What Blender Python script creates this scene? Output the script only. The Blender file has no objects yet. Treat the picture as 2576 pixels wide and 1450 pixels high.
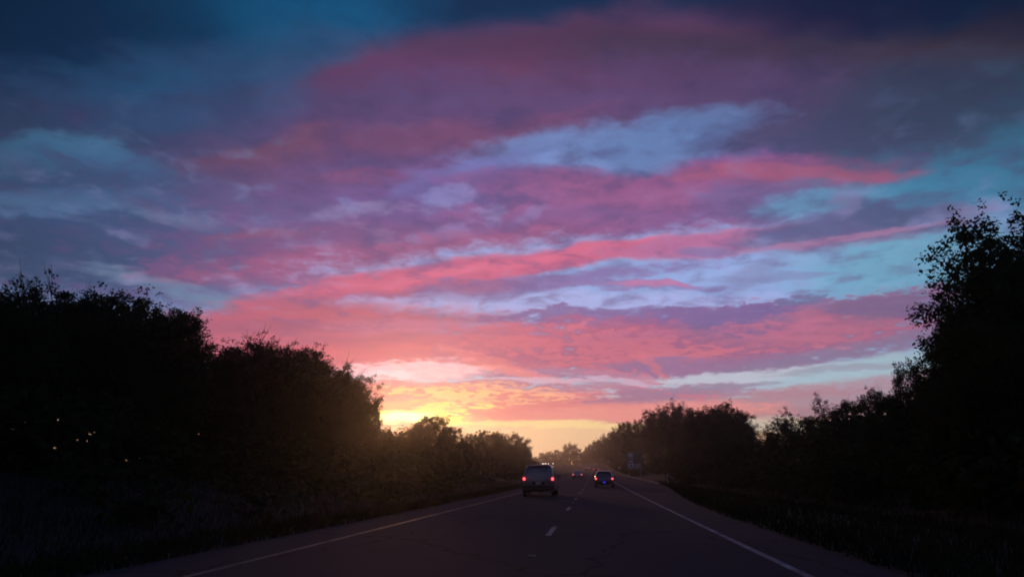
import bpy, bmesh, math, random
import numpy as np
from mathutils import Vector, Matrix, noise as mnoise

# ------------------------------------------------------------------ camera
S = bpy.context.scene
COL = S.collection
R = math.radians
EYE = 1.24
cam_data = bpy.data.cameras.new('camera')
cam = bpy.data.objects.new('camera', cam_data)
COL.objects.link(cam)
cam_data.sensor_width = 36.0
cam_data.lens = 36.0 * 2021.0 / 2575.0
cam_data.clip_start = 0.05
cam_data.clip_end = 6000.0
cam.location = (0.0, 0.0, EYE)
cam.rotation_euler = (R(90 + 13.09), 0.0, R(5.73))
S.camera = cam
S.render.engine = 'CYCLES'
S.view_settings.view_transform = 'Standard'
S.view_settings.look = 'None'
S.view_settings.exposure = 0.0
S.view_settings.gamma = 1.0
S.view_settings.use_curve_mapping = False
S.cycles.filter_width = 1.8
S.cycles.use_denoising = True
S.cycles.sample_clamp_indirect = 4.0
S.cycles.max_bounces = 6
S.cycles.volume_bounces = 1
S.cycles.transparent_max_bounces = 8


def lin(c):
    return tuple(((v / 255.0) / 12.92 if v <= 10 else ((v / 255.0 + 0.055) / 1.055) ** 2.4) for v in c)


# ------------------------------------------------------------------ sky
SUN_AZ, SUN_EL = -12.6, 4.5            # degrees, left of the road axis
SKY_STRENGTH = 0.1                     # background strength; cloud colours are divided by it
W = bpy.data.worlds.new('World')
S.world = W
W.use_nodes = True
nt = W.node_tree
nt.nodes.clear()
NN, LL = nt.nodes.new, nt.links.new


def setin(sock, v):
    if isinstance(v, bpy.types.NodeSocket):
        LL(v, sock)
    elif isinstance(v, tuple) and len(v) == 3 and sock.type == 'RGBA':
        sock.default_value = v + (1.0,)
    else:
        sock.default_value = v


def M(op, a, b=0.0, c=0.0):
    n = NN('ShaderNodeMath'); n.operation = op
    setin(n.inputs[0], a); setin(n.inputs[1], b); setin(n.inputs[2], c)
    return n.outputs[0]


def comb(x, y, z=0.0):
    n = NN('ShaderNodeCombineXYZ')
    setin(n.inputs[0], x); setin(n.inputs[1], y); setin(n.inputs[2], z)
    return n.outputs[0]


def noise(vec, scale, detail, rough=0.5, dist=0.0):
    n = NN('ShaderNodeTexNoise'); n.noise_dimensions = '3D'
    LL(vec, n.inputs['Vector'])
    n.inputs['Scale'].default_value = scale
    n.inputs['Detail'].default_value = detail
    n.inputs['Roughness'].default_value = rough
    n.inputs['Distortion'].default_value = dist
    return n


def mixc(f, a, b):
    n = NN('ShaderNodeMix'); n.data_type = 'RGBA'
    setin(n.inputs[0], f); setin(n.inputs[6], a); setin(n.inputs[7], b)
    return n.outputs[2]


def smooth(v, a, b, lo=0.0, hi=1.0):
    n = NN('ShaderNodeMapRange'); n.interpolation_type = 'SMOOTHSTEP'
    setin(n.inputs[0], v)
    n.inputs[1].default_value = a; n.inputs[2].default_value = b
    n.inputs[3].default_value = lo; n.inputs[4].default_value = hi
    return n.outputs[0]


tc = NN('ShaderNodeTexCoord')
nrm = NN('ShaderNodeVectorMath'); nrm.operation = 'NORMALIZE'
LL(tc.outputs['Generated'], nrm.inputs[0])
sep = NN('ShaderNodeSeparateXYZ'); LL(nrm.outputs[0], sep.inputs[0])
X, Y, Z = sep.outputs
AZ = M('MULTIPLY', M('ARCTAN2', X, Y), 180 / math.pi)
EL = M('MULTIPLY', M('ARCSINE', Z), 180 / math.pi)
# cloud deck: the direction projected on a level sheet overhead
den = M('ADD', M('MAXIMUM', Z, 0.0), 0.16)
DECK = comb(M('DIVIDE', X, den), M('DIVIDE', Y, den), 0.3)
n_big = noise(DECK, 4.5, 4.0, 0.55, 0.3)
n_fine = noise(DECK, 17.0, 6.0, 0.6, 0.4)
n_warp = noise(DECK, 3.6, 4.0, 0.55)
cs = NN('ShaderNodeSeparateXYZ'); LL(n_warp.outputs['Color'], cs.inputs[0])
elw = M('ADD', M('MULTIPLY', M('MAXIMUM', EL, 0.0), 0.12), 0.25)
WAZ = M('MULTIPLY_ADD', M('SUBTRACT', cs.outputs[0], 0.5), M('MULTIPLY', elw, 2.6), AZ)
WEL = M('MULTIPLY_ADD', M('SUBTRACT', cs.outputs[1], 0.5), M('MULTIPLY', elw, 1.1), EL)
SKYP = comb(WAZ, WEL, 1.0)
NB = M('SUBTRACT', n_big.outputs['Fac'], 0.5)
NF = M('SUBTRACT', n_fine.outputs['Fac'], 0.5)
NMIX = M('MULTIPLY_ADD', NF, 1.4, M('MULTIPLY', NB, 1.0))


def ramp(v, stops):
    n = NN('ShaderNodeValToRGB'); n.color_ramp.interpolation = 'EASE'
    LL(v, n.inputs[0])
    e = n.color_ramp.elements
    while len(e) < len(stops):
        e.new(0.5)
    for el_, (p, c) in zip(e, stops):
        el_.position = p; el_.color = lin(c) + (1.0,)
    return n.outputs[0]


ELN = M('DIVIDE', M('MAXIMUM', EL, 0.0), 90.0)
near = ramp(ELN, [(0.0, (238, 172, 112)), (3 / 90, (226, 168, 136)), (6 / 90, (176, 190, 214)), (10 / 90, (150, 174, 224)),
                  (16 / 90, (110, 145, 204)), (22 / 90, (66, 115, 166)), (28 / 90, (24, 78, 122)), (35 / 90, (12, 38, 80)),
                  (60 / 90, (14, 38, 84)), (1.0, (14, 34, 78))])
far = ramp(ELN, [(0.0, (88, 82, 104)), (6 / 90, (78, 82, 110)), (16 / 90, (50, 66, 100)), (28 / 90, (20, 42, 76)),
                 (60 / 90, (14, 38, 84)), (1.0, (14, 34, 78))])
off_sun = M('ABSOLUTE', M('SUBTRACT', AZ, SUN_AZ))
sky = mixc(smooth(off_sun, 45.0, 130.0), near, far)
# away from the sunset the deck goes on as broken slate cloud
deck_w = M('MULTIPLY', smooth(NMIX, -0.15, 0.35, 0.0, 0.7), smooth(EL, 2.0, 12.0))
sky = mixc(M('MULTIPLY', deck_w, smooth(off_sun, 38.0, 60.0)), sky, lin((58, 62, 94)))

# cloud banks: azimuth, elevation, half-width, half-height (degrees), tilt, colour, cover, softness, raggedness, gain
CLOUDS = [
    (26.2,17.4,11.4,7.91,-10,(62,138,170),0.75,0.77,0.3,1.0),
    (-27.5,29.2,11.0,2.91,16,(24,104,156),0.90,0.77,0.5,1.0),
    (-38.2,25.5,8.7,3.90,14,(12,38,80),0.80,0.77,0.4,1.0),
    (0.3,31.9,10.8,1.52,-3,(32,60,100),0.60,0.77,0.5,1.0),
    (-3.8,27.5,17.9,2.79,4,(118,70,108),0.95,0.85,0.5,1.0),
    (-19.7,24.0,9.5,1.59,20,(102,70,112),0.75,0.85,0.7,1.0),
    (-16.6,26.3,8.3,1.58,15,(108,70,114),0.70,0.59,0.7,1.0),
    (5.5,29.0,14.2,1.29,-2,(90,60,92),0.70,0.68,0.7,1.0),
    (18.6,26.5,16.0,2.09,-9,(72,62,86),0.90,0.59,0.5,1.0),
    (27.4,25.8,5.8,1.04,-6,(80,62,80),0.80,0.68,0.5,1.0),
    (25.4,28.8,12.4,1.48,-12,(18,34,74),0.90,0.77,0.4,1.0),
    (15.1,23.0,12.7,3.36,-4,(76,74,112),0.95,0.51,0.5,1.0),
    (7.4,26.0,9.6,2.36,-5,(98,72,116),0.75,0.68,0.7,1.0),
    (23.5,23.3,7.1,2.19,-3,(62,74,102),0.75,0.68,0.5,1.0),
    (-17.9,22.7,15.9,3.23,6,(88,76,122),0.92,0.59,0.7,1.0),
    (-34.6,20.9,9.5,2.70,10,(60,78,118),0.85,0.68,0.7,1.0),
    (-30.5,24.2,8.4,1.75,6,(56,86,132),0.80,0.68,0.7,1.0),
    (-26.2,27.4,8.3,1.49,16,(34,92,138),0.70,0.77,0.7,1.0),
    (-14.4,22.3,12.3,2.32,6,(104,74,120),0.75,0.68,0.8,1.0),
    (-8.4,25.2,10.0,1.08,1,(100,76,122),0.50,0.77,1.0,1.0),
    (-23.3,22.0,4.7,0.68,18,(122,78,106),0.70,0.77,1.0,1.0),
    (-24.5,19.7,5.7,0.74,3,(112,78,112),0.60,0.77,1.0,1.0),
    (-9.9,23.8,7.8,0.66,7,(128,76,112),0.60,0.77,1.0,1.0),
    (-16.1,21.0,3.5,0.41,2,(152,80,108),0.90,0.77,0.5,1.0),
    (-37.4,19.4,3.2,1.07,19,(82,140,184),0.90,0.68,1.3,1.0),
    (-38.7,17.9,2.4,0.35,19,(96,152,194),0.90,0.77,1.4,1.0),
    (-33.2,19.7,2.4,0.65,-1,(86,134,184),0.60,0.77,1.3,1.0),
    (-34.1,15.0,11.5,4.26,4,(62,86,130),0.95,0.51,0.8,1.0),
    (-36.2,16.8,4.9,0.64,9,(100,138,184),0.60,0.77,2.0,1.0),
    (-29.7,16.8,2.7,0.47,-1,(120,146,186),0.70,0.77,2.0,1.0),
    (-37.1,13.1,6.9,1.47,2,(64,84,124),0.80,0.68,1.0,1.0),
    (-24.5,13.1,5.2,1.61,10,(92,82,128),0.60,0.77,1.0,1.0),
    (-32.3,18.3,6.3,1.01,4,(70,96,140),0.50,0.77,1.7,1.0),
    (-29.3,12.0,3.9,0.47,-10,(112,138,172),0.80,0.68,1.4,1.0),
    (-14.8,17.3,12.5,3.76,4,(112,84,136),0.90,0.59,0.8,1.0),
    (-3.0,18.9,15.1,3.08,3,(116,88,146),0.95,0.42,0.8,1.0),
    (0.7,22.8,6.9,1.26,-0,(112,138,192),0.93,0.68,0.9,1.0),
    (6.6,23.5,5.2,1.24,5,(100,128,180),0.85,0.68,1.0,1.0),
    (-5.4,22.1,3.0,0.67,13,(112,122,184),0.40,0.77,1.0,1.0),
    (0.1,21.6,3.3,0.66,-6,(120,142,198),0.90,0.51,1.3,1.0),
    (-9.9,20.8,4.2,0.67,18,(110,112,174),0.45,0.77,1.3,1.0),
    (-3.9,20.3,7.7,1.00,3,(104,92,150),0.80,0.51,1.0,1.0),
    (7.3,19.9,11.3,1.15,-2,(152,88,132),0.80,0.68,0.9,1.0),
    (13.5,20.0,6.5,0.40,-7,(170,92,122),0.70,0.77,0.8,1.0),
    (3.5,17.5,12.0,1.95,-1,(152,94,142),0.90,0.51,1.0,1.0),
    (12.8,18.2,4.0,1.12,-6,(104,96,146),0.70,0.59,1.5,1.0),
    (16.7,17.7,3.8,0.79,1,(98,148,186),0.85,0.51,1.4,1.0),
    (-2.4,17.2,8.8,1.13,1,(126,92,146),0.70,0.68,1.4,1.0),
    (-17.1,18.3,3.2,0.44,8,(140,128,174),0.70,0.77,2.0,1.0),
    (-10.1,19.7,1.3,0.39,11,(136,136,192),0.60,0.77,1.8,1.0),
    (-7.6,18.5,0.6,0.59,59,(150,146,200),0.50,0.77,2.0,1.0),
    (-5.1,18.2,1.2,0.40,28,(146,130,184),0.45,0.77,2.4,1.0),
    (-15.3,16.1,2.0,0.45,-22,(144,134,182),0.55,0.77,2.7,1.0),
    (-11.5,16.8,1.8,0.51,21,(146,124,178),0.70,0.68,2.4,1.0),
    (-20.4,15.8,6.9,1.26,6,(132,82,122),0.50,0.68,1.0,1.0),
    (-23.7,16.4,3.2,0.24,7,(146,88,118),0.45,0.77,0.7,1.0),
    (-14.1,15.1,11.9,1.12,8,(164,90,130),0.80,0.68,1.0,1.0),
    (6.2,13.8,21.5,2.78,1,(148,172,224),0.98,0.34,0.7,1.0),
    (21.2,13.2,6.1,1.78,-2,(108,170,198),0.85,0.68,0.5,1.0),
    (-20.1,11.3,7.6,1.24,11,(180,94,118),0.95,0.51,0.7,1.0),
    (-10.3,13.9,11.5,0.96,9,(200,98,130),0.98,0.38,0.5,1.0),
    (-0.1,15.3,9.8,0.73,5,(206,104,138),0.97,0.38,0.5,1.0),
    (9.9,15.7,8.2,0.82,2,(182,112,156),0.95,0.38,0.7,1.0),
    (-6.8,14.6,8.7,0.26,9,(220,112,142),0.70,0.77,0.5,1.0),
    (17.8,15.6,6.7,0.99,1,(128,110,152),0.95,0.42,0.7,1.0),
    (17.8,16.2,5.2,0.78,3,(92,98,142),0.92,0.51,0.8,1.0),
    (20.4,16.4,3.2,0.86,-18,(84,95,136),0.92,0.51,0.7,1.0),
    (17.2,15.1,5.0,0.18,2,(186,128,166),0.55,0.77,0.5,1.0),
    (8.7,15.2,1.9,0.22,-4,(122,112,164),0.70,0.59,0.8,1.0),
    (17.6,17.6,0.7,0.78,-7,(140,128,174),0.45,0.77,1.4,1.0),
    (11.6,13.5,1.6,0.49,26,(128,138,182),0.70,0.68,1.5,1.0),
    (13.2,13.3,3.1,0.16,-2,(126,136,182),0.70,0.68,1.2,1.0),
    (-4.5,13.3,10.9,0.57,5,(132,110,166),0.90,0.51,1.4,1.0),
    (3.3,13.1,5.4,0.25,-2,(140,116,172),0.80,0.59,1.0,1.0),
    (4.7,13.1,2.5,0.17,-1,(196,122,166),0.80,0.59,0.7,1.0),
    (-14.0,12.4,7.4,0.45,7,(164,96,132),0.80,0.59,0.8,1.0),
    (-2.5,11.9,13.6,0.74,0,(168,178,230),0.97,0.42,0.7,1.0),
    (-8.9,12.6,3.5,0.40,1,(140,122,172),0.60,0.68,1.7,1.0),
    (-7.8,12.3,0.2,0.51,-29,(140,128,176),0.60,0.68,1.0,1.0),
    (-19.5,9.7,11.3,1.70,4,(191,96,118),0.95,0.51,0.7,1.0),
    (-13.9,8.2,12.1,1.39,1,(212,104,122),0.97,0.42,0.7,1.0),
    (-16.8,10.4,9.9,0.42,4,(168,94,122),0.70,0.68,0.9,1.0),
    (-9.7,10.1,7.4,0.56,-1,(196,113,147),0.70,0.68,1.1,1.0),
    (-12.2,9.2,8.4,0.34,1,(187,96,126),0.60,0.68,0.9,1.0),
    (7.3,8.9,16.5,2.31,2,(160,98,136),0.98,0.27,1.1,1.0),
    (14.0,10.3,9.7,1.17,3,(118,102,150),0.90,0.26,2.0,1.0),
    (4.6,10.9,11.1,0.61,0,(124,100,154),0.85,0.34,2.2,1.0),
    (-1.1,9.2,7.4,1.41,-1,(183,96,128),0.80,0.59,1.8,1.0),
    (17.3,10.1,4.4,1.09,6,(181,104,130),0.80,0.68,2.2,1.0),
    (20.0,10.7,3.3,0.62,-5,(100,98,138),0.70,0.59,1.8,1.0),
    (2.6,8.5,9.2,1.12,-7,(206,111,131),0.70,0.26,3.5,1.0),
    (12.6,9.1,6.5,0.70,1,(187,107,133),0.60,0.30,3.5,1.0),
    (-5.7,9.6,4.0,0.85,-0,(212,109,128),0.70,0.68,2.0,1.0),
    (6.4,7.3,10.3,0.55,2,(142,110,152),0.85,0.42,2.0,1.0),
    (15.8,7.6,8.2,0.68,8,(134,118,152),0.80,0.42,1.8,1.0),
    (4.2,7.5,1.6,0.22,-37,(212,113,128),0.60,0.77,1.8,1.0),
    (-12.5,7.2,4.5,0.50,2,(244,192,206),0.92,0.51,2.0,1.0),
    (-14.1,6.7,1.7,0.33,1,(232,212,226),0.80,0.59,0.9,1.0),
    (-5.9,7.4,3.7,0.34,-14,(240,135,135),0.70,0.59,1.5,1.0),
    (11.1,6.5,10.8,0.48,2,(192,198,214),0.95,0.34,1.1,1.0),
    (18.2,6.7,6.2,0.66,6,(164,192,206),0.95,0.42,0.9,1.0),
    (16.2,6.8,3.7,0.21,2,(150,150,170),0.70,0.59,1.8,1.0),
    (-10.5,5.7,8.4,0.72,0,(225,122,124),0.97,0.30,1.3,1.0),
    (-3.7,4.8,12.7,1.22,-0,(227,126,131),0.98,0.26,1.1,1.0),
    (4.7,5.5,5.2,0.60,3,(150,114,150),0.88,0.34,1.5,1.0),
    (-0.9,6.1,5.6,0.28,1,(172,122,152),0.80,0.42,1.8,1.0),
    (9.3,6.0,2.9,0.16,2,(146,136,160),0.80,0.51,1.3,1.0),
    (14.8,4.7,8.4,0.88,0,(168,132,150),0.85,0.51,1.3,1.0),
    (17.8,5.7,5.7,0.46,4,(179,128,143),0.75,0.59,1.3,1.0),
    (12.5,4.1,4.3,0.42,-1,(160,126,142),0.80,0.51,1.3,1.0),
    (4.1,4.2,7.1,0.65,1,(238,148,142),0.90,0.59,1.1,1.0),
    (-9.6,5.7,3.4,0.50,0,(252,200,132),0.85,0.21,4.8,1.0),
    (-12.1,5.0,3.3,0.19,3,(252,176,122),0.60,0.51,3.1,1.0),
    (-6.5,5.3,3.4,0.28,0,(250,186,140),0.70,0.21,4.8,1.0),
    (-0.2,11.4,5.1,0.20,2,(126,104,156),0.70,0.51,3.5,1.0),
    (2.1,11.7,1.7,0.14,4,(132,112,164),0.60,0.51,3.5,1.0),
    (14.9,11.7,1.5,0.27,4,(104,108,150),0.70,0.51,3.1,1.0),
    (-1.7,8.0,6.2,0.51,-16,(204,109,130),0.60,0.34,3.5,1.0),
    (9.2,8.4,5.3,0.25,-0,(202,111,131),0.55,0.34,3.5,1.0),
    (7.6,9.7,7.1,0.27,2,(182,106,140),0.50,0.42,3.5,1.0),
    (0.3,7.0,3.4,0.28,-7,(190,136,166),0.45,0.68,2.2,1.0),
    (-3.1,6.6,3.1,0.17,-0,(214,176,200),0.80,0.42,2.2,1.0),
    (1.9,6.5,2.5,0.17,-9,(200,176,202),0.80,0.42,2.2,1.0),
    (-8.8,6.3,5.6,0.17,0,(177,115,147),0.70,0.51,2.2,1.0),
    (-16.2,9.4,8.3,0.22,4,(178,98,124),0.50,0.68,1.8,1.0),
    (-8.2,8.0,5.7,0.22,-4,(196,100,126),0.50,0.68,2.2,1.0),
    (-8.2,6.0,4.5,0.17,0,(252,176,140),0.60,0.34,3.5,1.0),
    (-4.5,5.8,3.4,0.14,-4,(250,176,150),0.60,0.34,3.5,1.0),
    (-2.6,2.2,15.2,1.26,-0,(243,202,158),0.97,0.26,0.7,1.0),
    (12.0,3.2,3.3,0.42,-1,(202,192,174),0.90,0.51,0.7,1.0),
    (-4.5,3.5,8.9,0.19,-1,(255,224,156),0.85,0.59,0.9,1.0),
    (-12.4,4.0,3.9,0.41,0,(255,226,112),0.97,0.38,1.8,1.3),
    (-10.4,4.5,2.8,0.28,4,(255,214,116),0.80,0.51,2.6,1.2),
    (-13.5,3.9,2.2,0.33,1,(255,246,168),0.95,0.51,1.1,1.9),
]
# one cloud bank as a node group: an ellipse in the warped sky angles whose edge the deck noise frays
bank = bpy.data.node_groups.new('cloud_bank', 'ShaderNodeTree')
for nm, ty in (('Sky', 'NodeSocketColor'), ('P', 'NodeSocketVector'), ('N', 'NodeSocketFloat'), ('A', 'NodeSocketVector'),
               ('B', 'NodeSocketVector'), ('K', 'NodeSocketFloat'), ('Lo', 'NodeSocketFloat'), ('Hi', 'NodeSocketFloat'),
               ('Cover', 'NodeSocketFloat'), ('Color', 'NodeSocketColor')):
    bank.interface.new_socket(nm, in_out='INPUT', socket_type=ty)
bank.interface.new_socket('Sky', in_out='OUTPUT', socket_type='NodeSocketColor')
world_nt = (NN, LL)
NN, LL = bank.nodes.new, bank.links.new
gi, go = NN('NodeGroupInput'), NN('NodeGroupOutput')
I = gi.outputs
pn = NN('ShaderNodeVectorMath'); pn.operation = 'MULTIPLY_ADD'          # keeps the banks in order, one after another
LL(I['Sky'], pn.inputs[0]); pn.inputs[1].default_value = (1e-9, 1e-9, 0); LL(I['P'], pn.inputs[2])
da = NN('ShaderNodeVectorMath'); da.operation = 'DOT_PRODUCT'; LL(pn.outputs[0], da.inputs[0]); LL(I['A'], da.inputs[1])
db = NN('ShaderNodeVectorMath'); db.operation = 'DOT_PRODUCT'; LL(pn.outputs[0], db.inputs[0]); LL(I['B'], db.inputs[1])
r2 = M('MULTIPLY_ADD', da.outputs['Value'], da.outputs['Value'], M('MULTIPLY', db.outputs['Value'], db.outputs['Value']))
t2 = M('MULTIPLY_ADD', I['N'], I['K'], r2)
mr = NN('ShaderNodeMapRange'); mr.interpolation_type = 'SMOOTHSTEP'
LL(t2, mr.inputs[0]); LL(I['Hi'], mr.inputs[1]); LL(I['Lo'], mr.inputs[2]); mr.inputs[3].default_value = 0.0; LL(I['Cover'], mr.inputs[4])
LL(mixc(mr.outputs[0], I['Sky'], I['Color']), go.inputs[0])
NN, LL = world_nt

# twilight fall-off plus a vignette put into the sky colour, upward and sideways
glow_r = M('SQRT', M('ADD', M('POWER', M('DIVIDE', M('ADD', AZ, 3.5), 40.0), 2.0), M('POWER', M('DIVIDE', M('SUBTRACT', EL, 9.0), 27.0), 2.0)))
fade = M('MAXIMUM', smooth(glow_r, 0.45, 1.30, 1.0, 0.33), smooth(off_sun, 55.0, 110.0))
# broken puffs: small dark purple lumps and pale gaps all over the deck
n_puff = noise(DECK, 9.0, 5.0, 0.55, 0.3)
PUFF = n_puff.outputs['Fac']
n_zone = noise(DECK, 1.6, 2.0, 0.5)
zone = smooth(n_zone.outputs['Fac'], 0.36, 0.62)
GAP_W = M('MULTIPLY', smooth(PUFF, 0.52, 0.76, 0.0, 0.55), M('MULTIPLY', M('MULTIPLY', zone, smooth(EL, 9.0, 13.0)), smooth(EL, 27.0, 18.0, 0.1, 1.0)))
LUMP_W = M('MULTIPLY', smooth(PUFF, 0.52, 0.28, 0.0, 0.55), M('MULTIPLY', smooth(EL, 8.0, 12.0), smooth(EL, 30.0, 20.0, 0.4, 1.0)))
GAP_C = ramp(ELN, [(0.0, (176, 176, 214)), (12 / 90, (164, 162, 212)), (18 / 90, (136, 144, 196)), (24 / 90, (92, 128, 172)), (30 / 90, (40, 84, 128)), (1.0, (10, 30, 62))])
LUMP_C = ramp(ELN, [(0.0, (140, 104, 140)), (12 / 90, (112, 88, 142)), (20 / 90, (84, 74, 122)), (28 / 90, (40, 52, 92)), (1.0, (10, 24, 52))])
mott = M('MULTIPLY', M('MULTIPLY_ADD', M('MULTIPLY', NMIX, smooth(EL, 2.0, 8.0)), 0.24, 1.0), M('MULTIPLY', fade, 1.0 / SKY_STRENGTH))
nish = NN('ShaderNodeTexSky'); nish.sky_type = 'NISHITA'
nish.sun_disc = False
nish.sun_elevation = R(SUN_EL); nish.sun_rotation = R(SUN_AZ)
nish.air_density = 1.0; nish.dust_density = 1.0; nish.ozone_density = 3.0


def shade(base, banks):
    for az, el, rx, ry, rot, c, op, soft, k, gain in banks:
        g = NN('ShaderNodeGroup'); g.node_tree = bank
        ca, sa = math.cos(R(rot)), math.sin(R(rot))
        v = g.inputs
        LL(base, v['Sky']); LL(SKYP, v['P']); LL(NMIX, v['N'])
        v['A'].default_value = (ca / rx, sa / rx, -(ca * az + sa * el) / rx)
        v['B'].default_value = (-sa / ry, ca / ry, -(-sa * az + ca * el) / ry)
        v['K'].default_value = -2.0 * k
        v['Hi'].default_value = (1 + soft) ** 2; v['Lo'].default_value = (1 - soft) ** 2
        v['Cover'].default_value = op
        v['Color'].default_value = tuple(q * gain for q in lin(c)) + (1.0,)
        base = g.outputs[0]
    base = mixc(LUMP_W, base, LUMP_C)
    base = mixc(GAP_W, base, GAP_C)
    vm = NN('ShaderNodeVectorMath'); vm.operation = 'SCALE'
    LL(base, vm.inputs[0]); LL(mott, vm.inputs['Scale'])
    ad = NN('ShaderNodeVectorMath'); ad.operation = 'MULTIPLY_ADD'
    LL(nish.outputs[0], ad.inputs[0]); ad.inputs[1].default_value = (0.02, 0.02, 0.02); LL(vm.outputs[0], ad.inputs[2])
    bg = NN('ShaderNodeBackground'); LL(ad.outputs[0], bg.inputs['Color'])
    bg.inputs['Strength'].default_value = SKY_STRENGTH
    return bg.outputs[0]


def reach(b):
    az, el, rx, ry, rot, c, op, soft, k, gain = b
    q = math.sqrt((1 + soft) ** 2 + 2.0 * k * 0.75)
    ca, sa = abs(math.cos(R(rot))), abs(math.sin(R(rot)))
    return az - q * (rx * ca + ry * sa), az + q * (rx * ca + ry * sa), el - q * (rx * sa + ry * ca), el + q * (rx * sa + ry * ca)


def tree(banks, depth):
    """sorts the banks into regions of the sky so that each direction only mixes the banks near it"""
    if depth == 0 or len(banks) < 14:
        return shade(sky, banks)
    best = None
    for ax, cand in ((0, [-36 + 4 * i for i in range(17)]), (1, [2 + 1.5 * i for i in range(18)])):
        for cut in cand:
            lo = [b for b in banks if reach(b)[2 * ax] < cut]
            hi = [b for b in banks if reach(b)[2 * ax + 1] > cut]
            sc = max(len(lo), len(hi)) + 0.3 * (len(lo) + len(hi))
            if best is None or sc < best[0]:
                best = (sc, ax, cut, lo, hi)
    sc, ax, cut, lo, hi = best
    mx = NN('ShaderNodeMixShader')
    LL(M('GREATER_THAN', (WAZ, WEL)[ax], cut), mx.inputs[0])
    LL(tree(lo, depth - 1), mx.inputs[1]); LL(tree(hi, depth - 1), mx.inputs[2])
    return mx.outputs[0]


wo = NN('ShaderNodeOutputWorld')
LL(tree(CLOUDS, 4), wo.inputs['Surface'])
W.cycles.sampling_method = 'MANUAL'
W.cycles.sample_map_resolution = 512

# ------------------------------------------------------------------ sun
sun_dir = Vector((math.sin(R(SUN_AZ)) * math.cos(R(SUN_EL)), math.cos(R(SUN_AZ)) * math.cos(R(SUN_EL)), math.sin(R(SUN_EL))))
sl = bpy.data.lights.new('sun', 'SUN')
sl.energy = 0.3
sl.angle = R(2.0)
sl.color = (1.0, 0.46, 0.20)
sun = bpy.data.objects.new('sun', sl); COL.objects.link(sun)
sun.rotation_euler = sun_dir.to_track_quat('Z', 'Y').to_euler()


# ------------------------------------------------------------------ helpers
def tag(o, label=None, cat=None, group=None, kind=None):
    for k_, v_ in (('label', label), ('category', cat), ('group', group), ('kind', kind)):
        if v_:
            o[k_] = v_
    return o


def link(name, me, mat=None, parent=None):
    o = bpy.data.objects.new(name, me); COL.objects.link(o)
    if mat and me is not None and not me.materials:
        me.materials.append(mat)
    if parent:
        o.parent = parent
    return o


def empty(name, loc, rz=0.0):
    o = bpy.data.objects.new(name, None); COL.objects.link(o)
    o.empty_display_size = 0.3
    o.location = loc; o.rotation_euler = (0, 0, rz)
    return o


def copy_tree(o, parent=None):
    c = o.copy(); COL.objects.link(c); c.parent = parent
    for ch in o.children:
        copy_tree(ch, c)
    return c


def mesh(name, verts, faces, smooth_=False):
    me = bpy.data.meshes.new(name)
    me.from_pydata(verts, [], faces)
    if smooth_:
        me.shade_smooth()
    me.update()
    return me


class MB:
    """collects simple solids and links them as one mesh"""
    def __init__(self):
        self.v, self.f = [], []

    def add(self, vs, fs):
        o = len(self.v)
        self.v += [tuple(p) for p in vs]
        self.f += [tuple(i + o for i in q) for q in fs]
        return self

    def box(self, x0, x1, y0, y1, z0, z1, c=0.0):
        """box with chamfered vertical and horizontal outer edges (c)"""
        if c <= 0:
            v = [(x, y, z) for z in (z0, z1) for y in (y0, y1) for x in (x0, x1)]
            return self.add(v, [(0, 2, 3, 1), (4, 5, 7, 6), (0, 1, 5, 4), (2, 6, 7, 3), (0, 4, 6, 2), (1, 3, 7, 5)])
        def ring(z, q):
            return [(x0 + q + c, y0 + q, z), (x1 - q - c, y0 + q, z), (x1 - q, y0 + q + c, z), (x1 - q, y1 - q - c, z),
                    (x1 - q - c, y1 - q, z), (x0 + q + c, y1 - q, z), (x0 + q, y1 - q - c, z), (x0 + q, y0 + q + c, z)]
        rs = [ring(z0, c), ring(z0 + c, 0), ring(z1 - c, 0), ring(z1, c)]
        v = sum(rs, []); f = [tuple(reversed(range(8))), tuple(range(24, 32))]
        for k_ in range(3):
            for i in range(8):
                j = (i + 1) % 8
                f.append((k_ * 8 + i, k_ * 8 + j, k_ * 8 + 8 + j, k_ * 8 + 8 + i))
        return self.add(v, f)

    def tube(self, pts, rad, n=6):
        pts = [Vector(p) for p in pts]
        rs = rad if isinstance(rad, (list, tuple)) else [rad] * len(pts)
        v, f = [], []
        for i, p in enumerate(pts):
            d = (pts[min(i + 1, len(pts) - 1)] - pts[max(i - 1, 0)]).normalized()
            a = d.orthogonal().normalized(); b = d.cross(a)
            if i and (a.dot(pa) < 0.99):
                a = (pa - d * pa.dot(d)).normalized(); b = d.cross(a)
            pa = a
            for k_ in range(n):
                t_ = 2 * math.pi * k_ / n
                v.append(p + (a * math.cos(t_) + b * math.sin(t_)) * rs[i])
        for i in range(len(pts) - 1):
            for k_ in range(n):
                j = (k_ + 1) % n
                f.append((i * n + k_, i * n + j, i * n + n + j, i * n + n + k_))
        f.append(tuple(reversed(range(n)))); f.append(tuple(range((len(pts) - 1) * n, len(pts) * n)))
        return self.add(v, f)

    def lathe_x(self, prof, n=20):
        """profile of (x, r) turned about the x axis"""
        v, f = [], []
        for x, r in prof:
            for k_ in range(n):
                t_ = 2 * math.pi * k_ / n
                v.append((x, r * math.cos(t_), r * math.sin(t_)))
        for i in range(len(prof) - 1):
            for k_ in range(n):
                j = (k_ + 1) % n
                f.append((i * n + k_, i * n + n + k_, i * n + n + j, i * n + j))
        return self.add(v, f)

    def build(self, name, mat, parent=None, smooth_=False, loc=None):
        o = link(name, mesh(name, self.v, self.f, smooth_), mat, parent)
        if loc:
            o.location = loc
        return o


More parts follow.
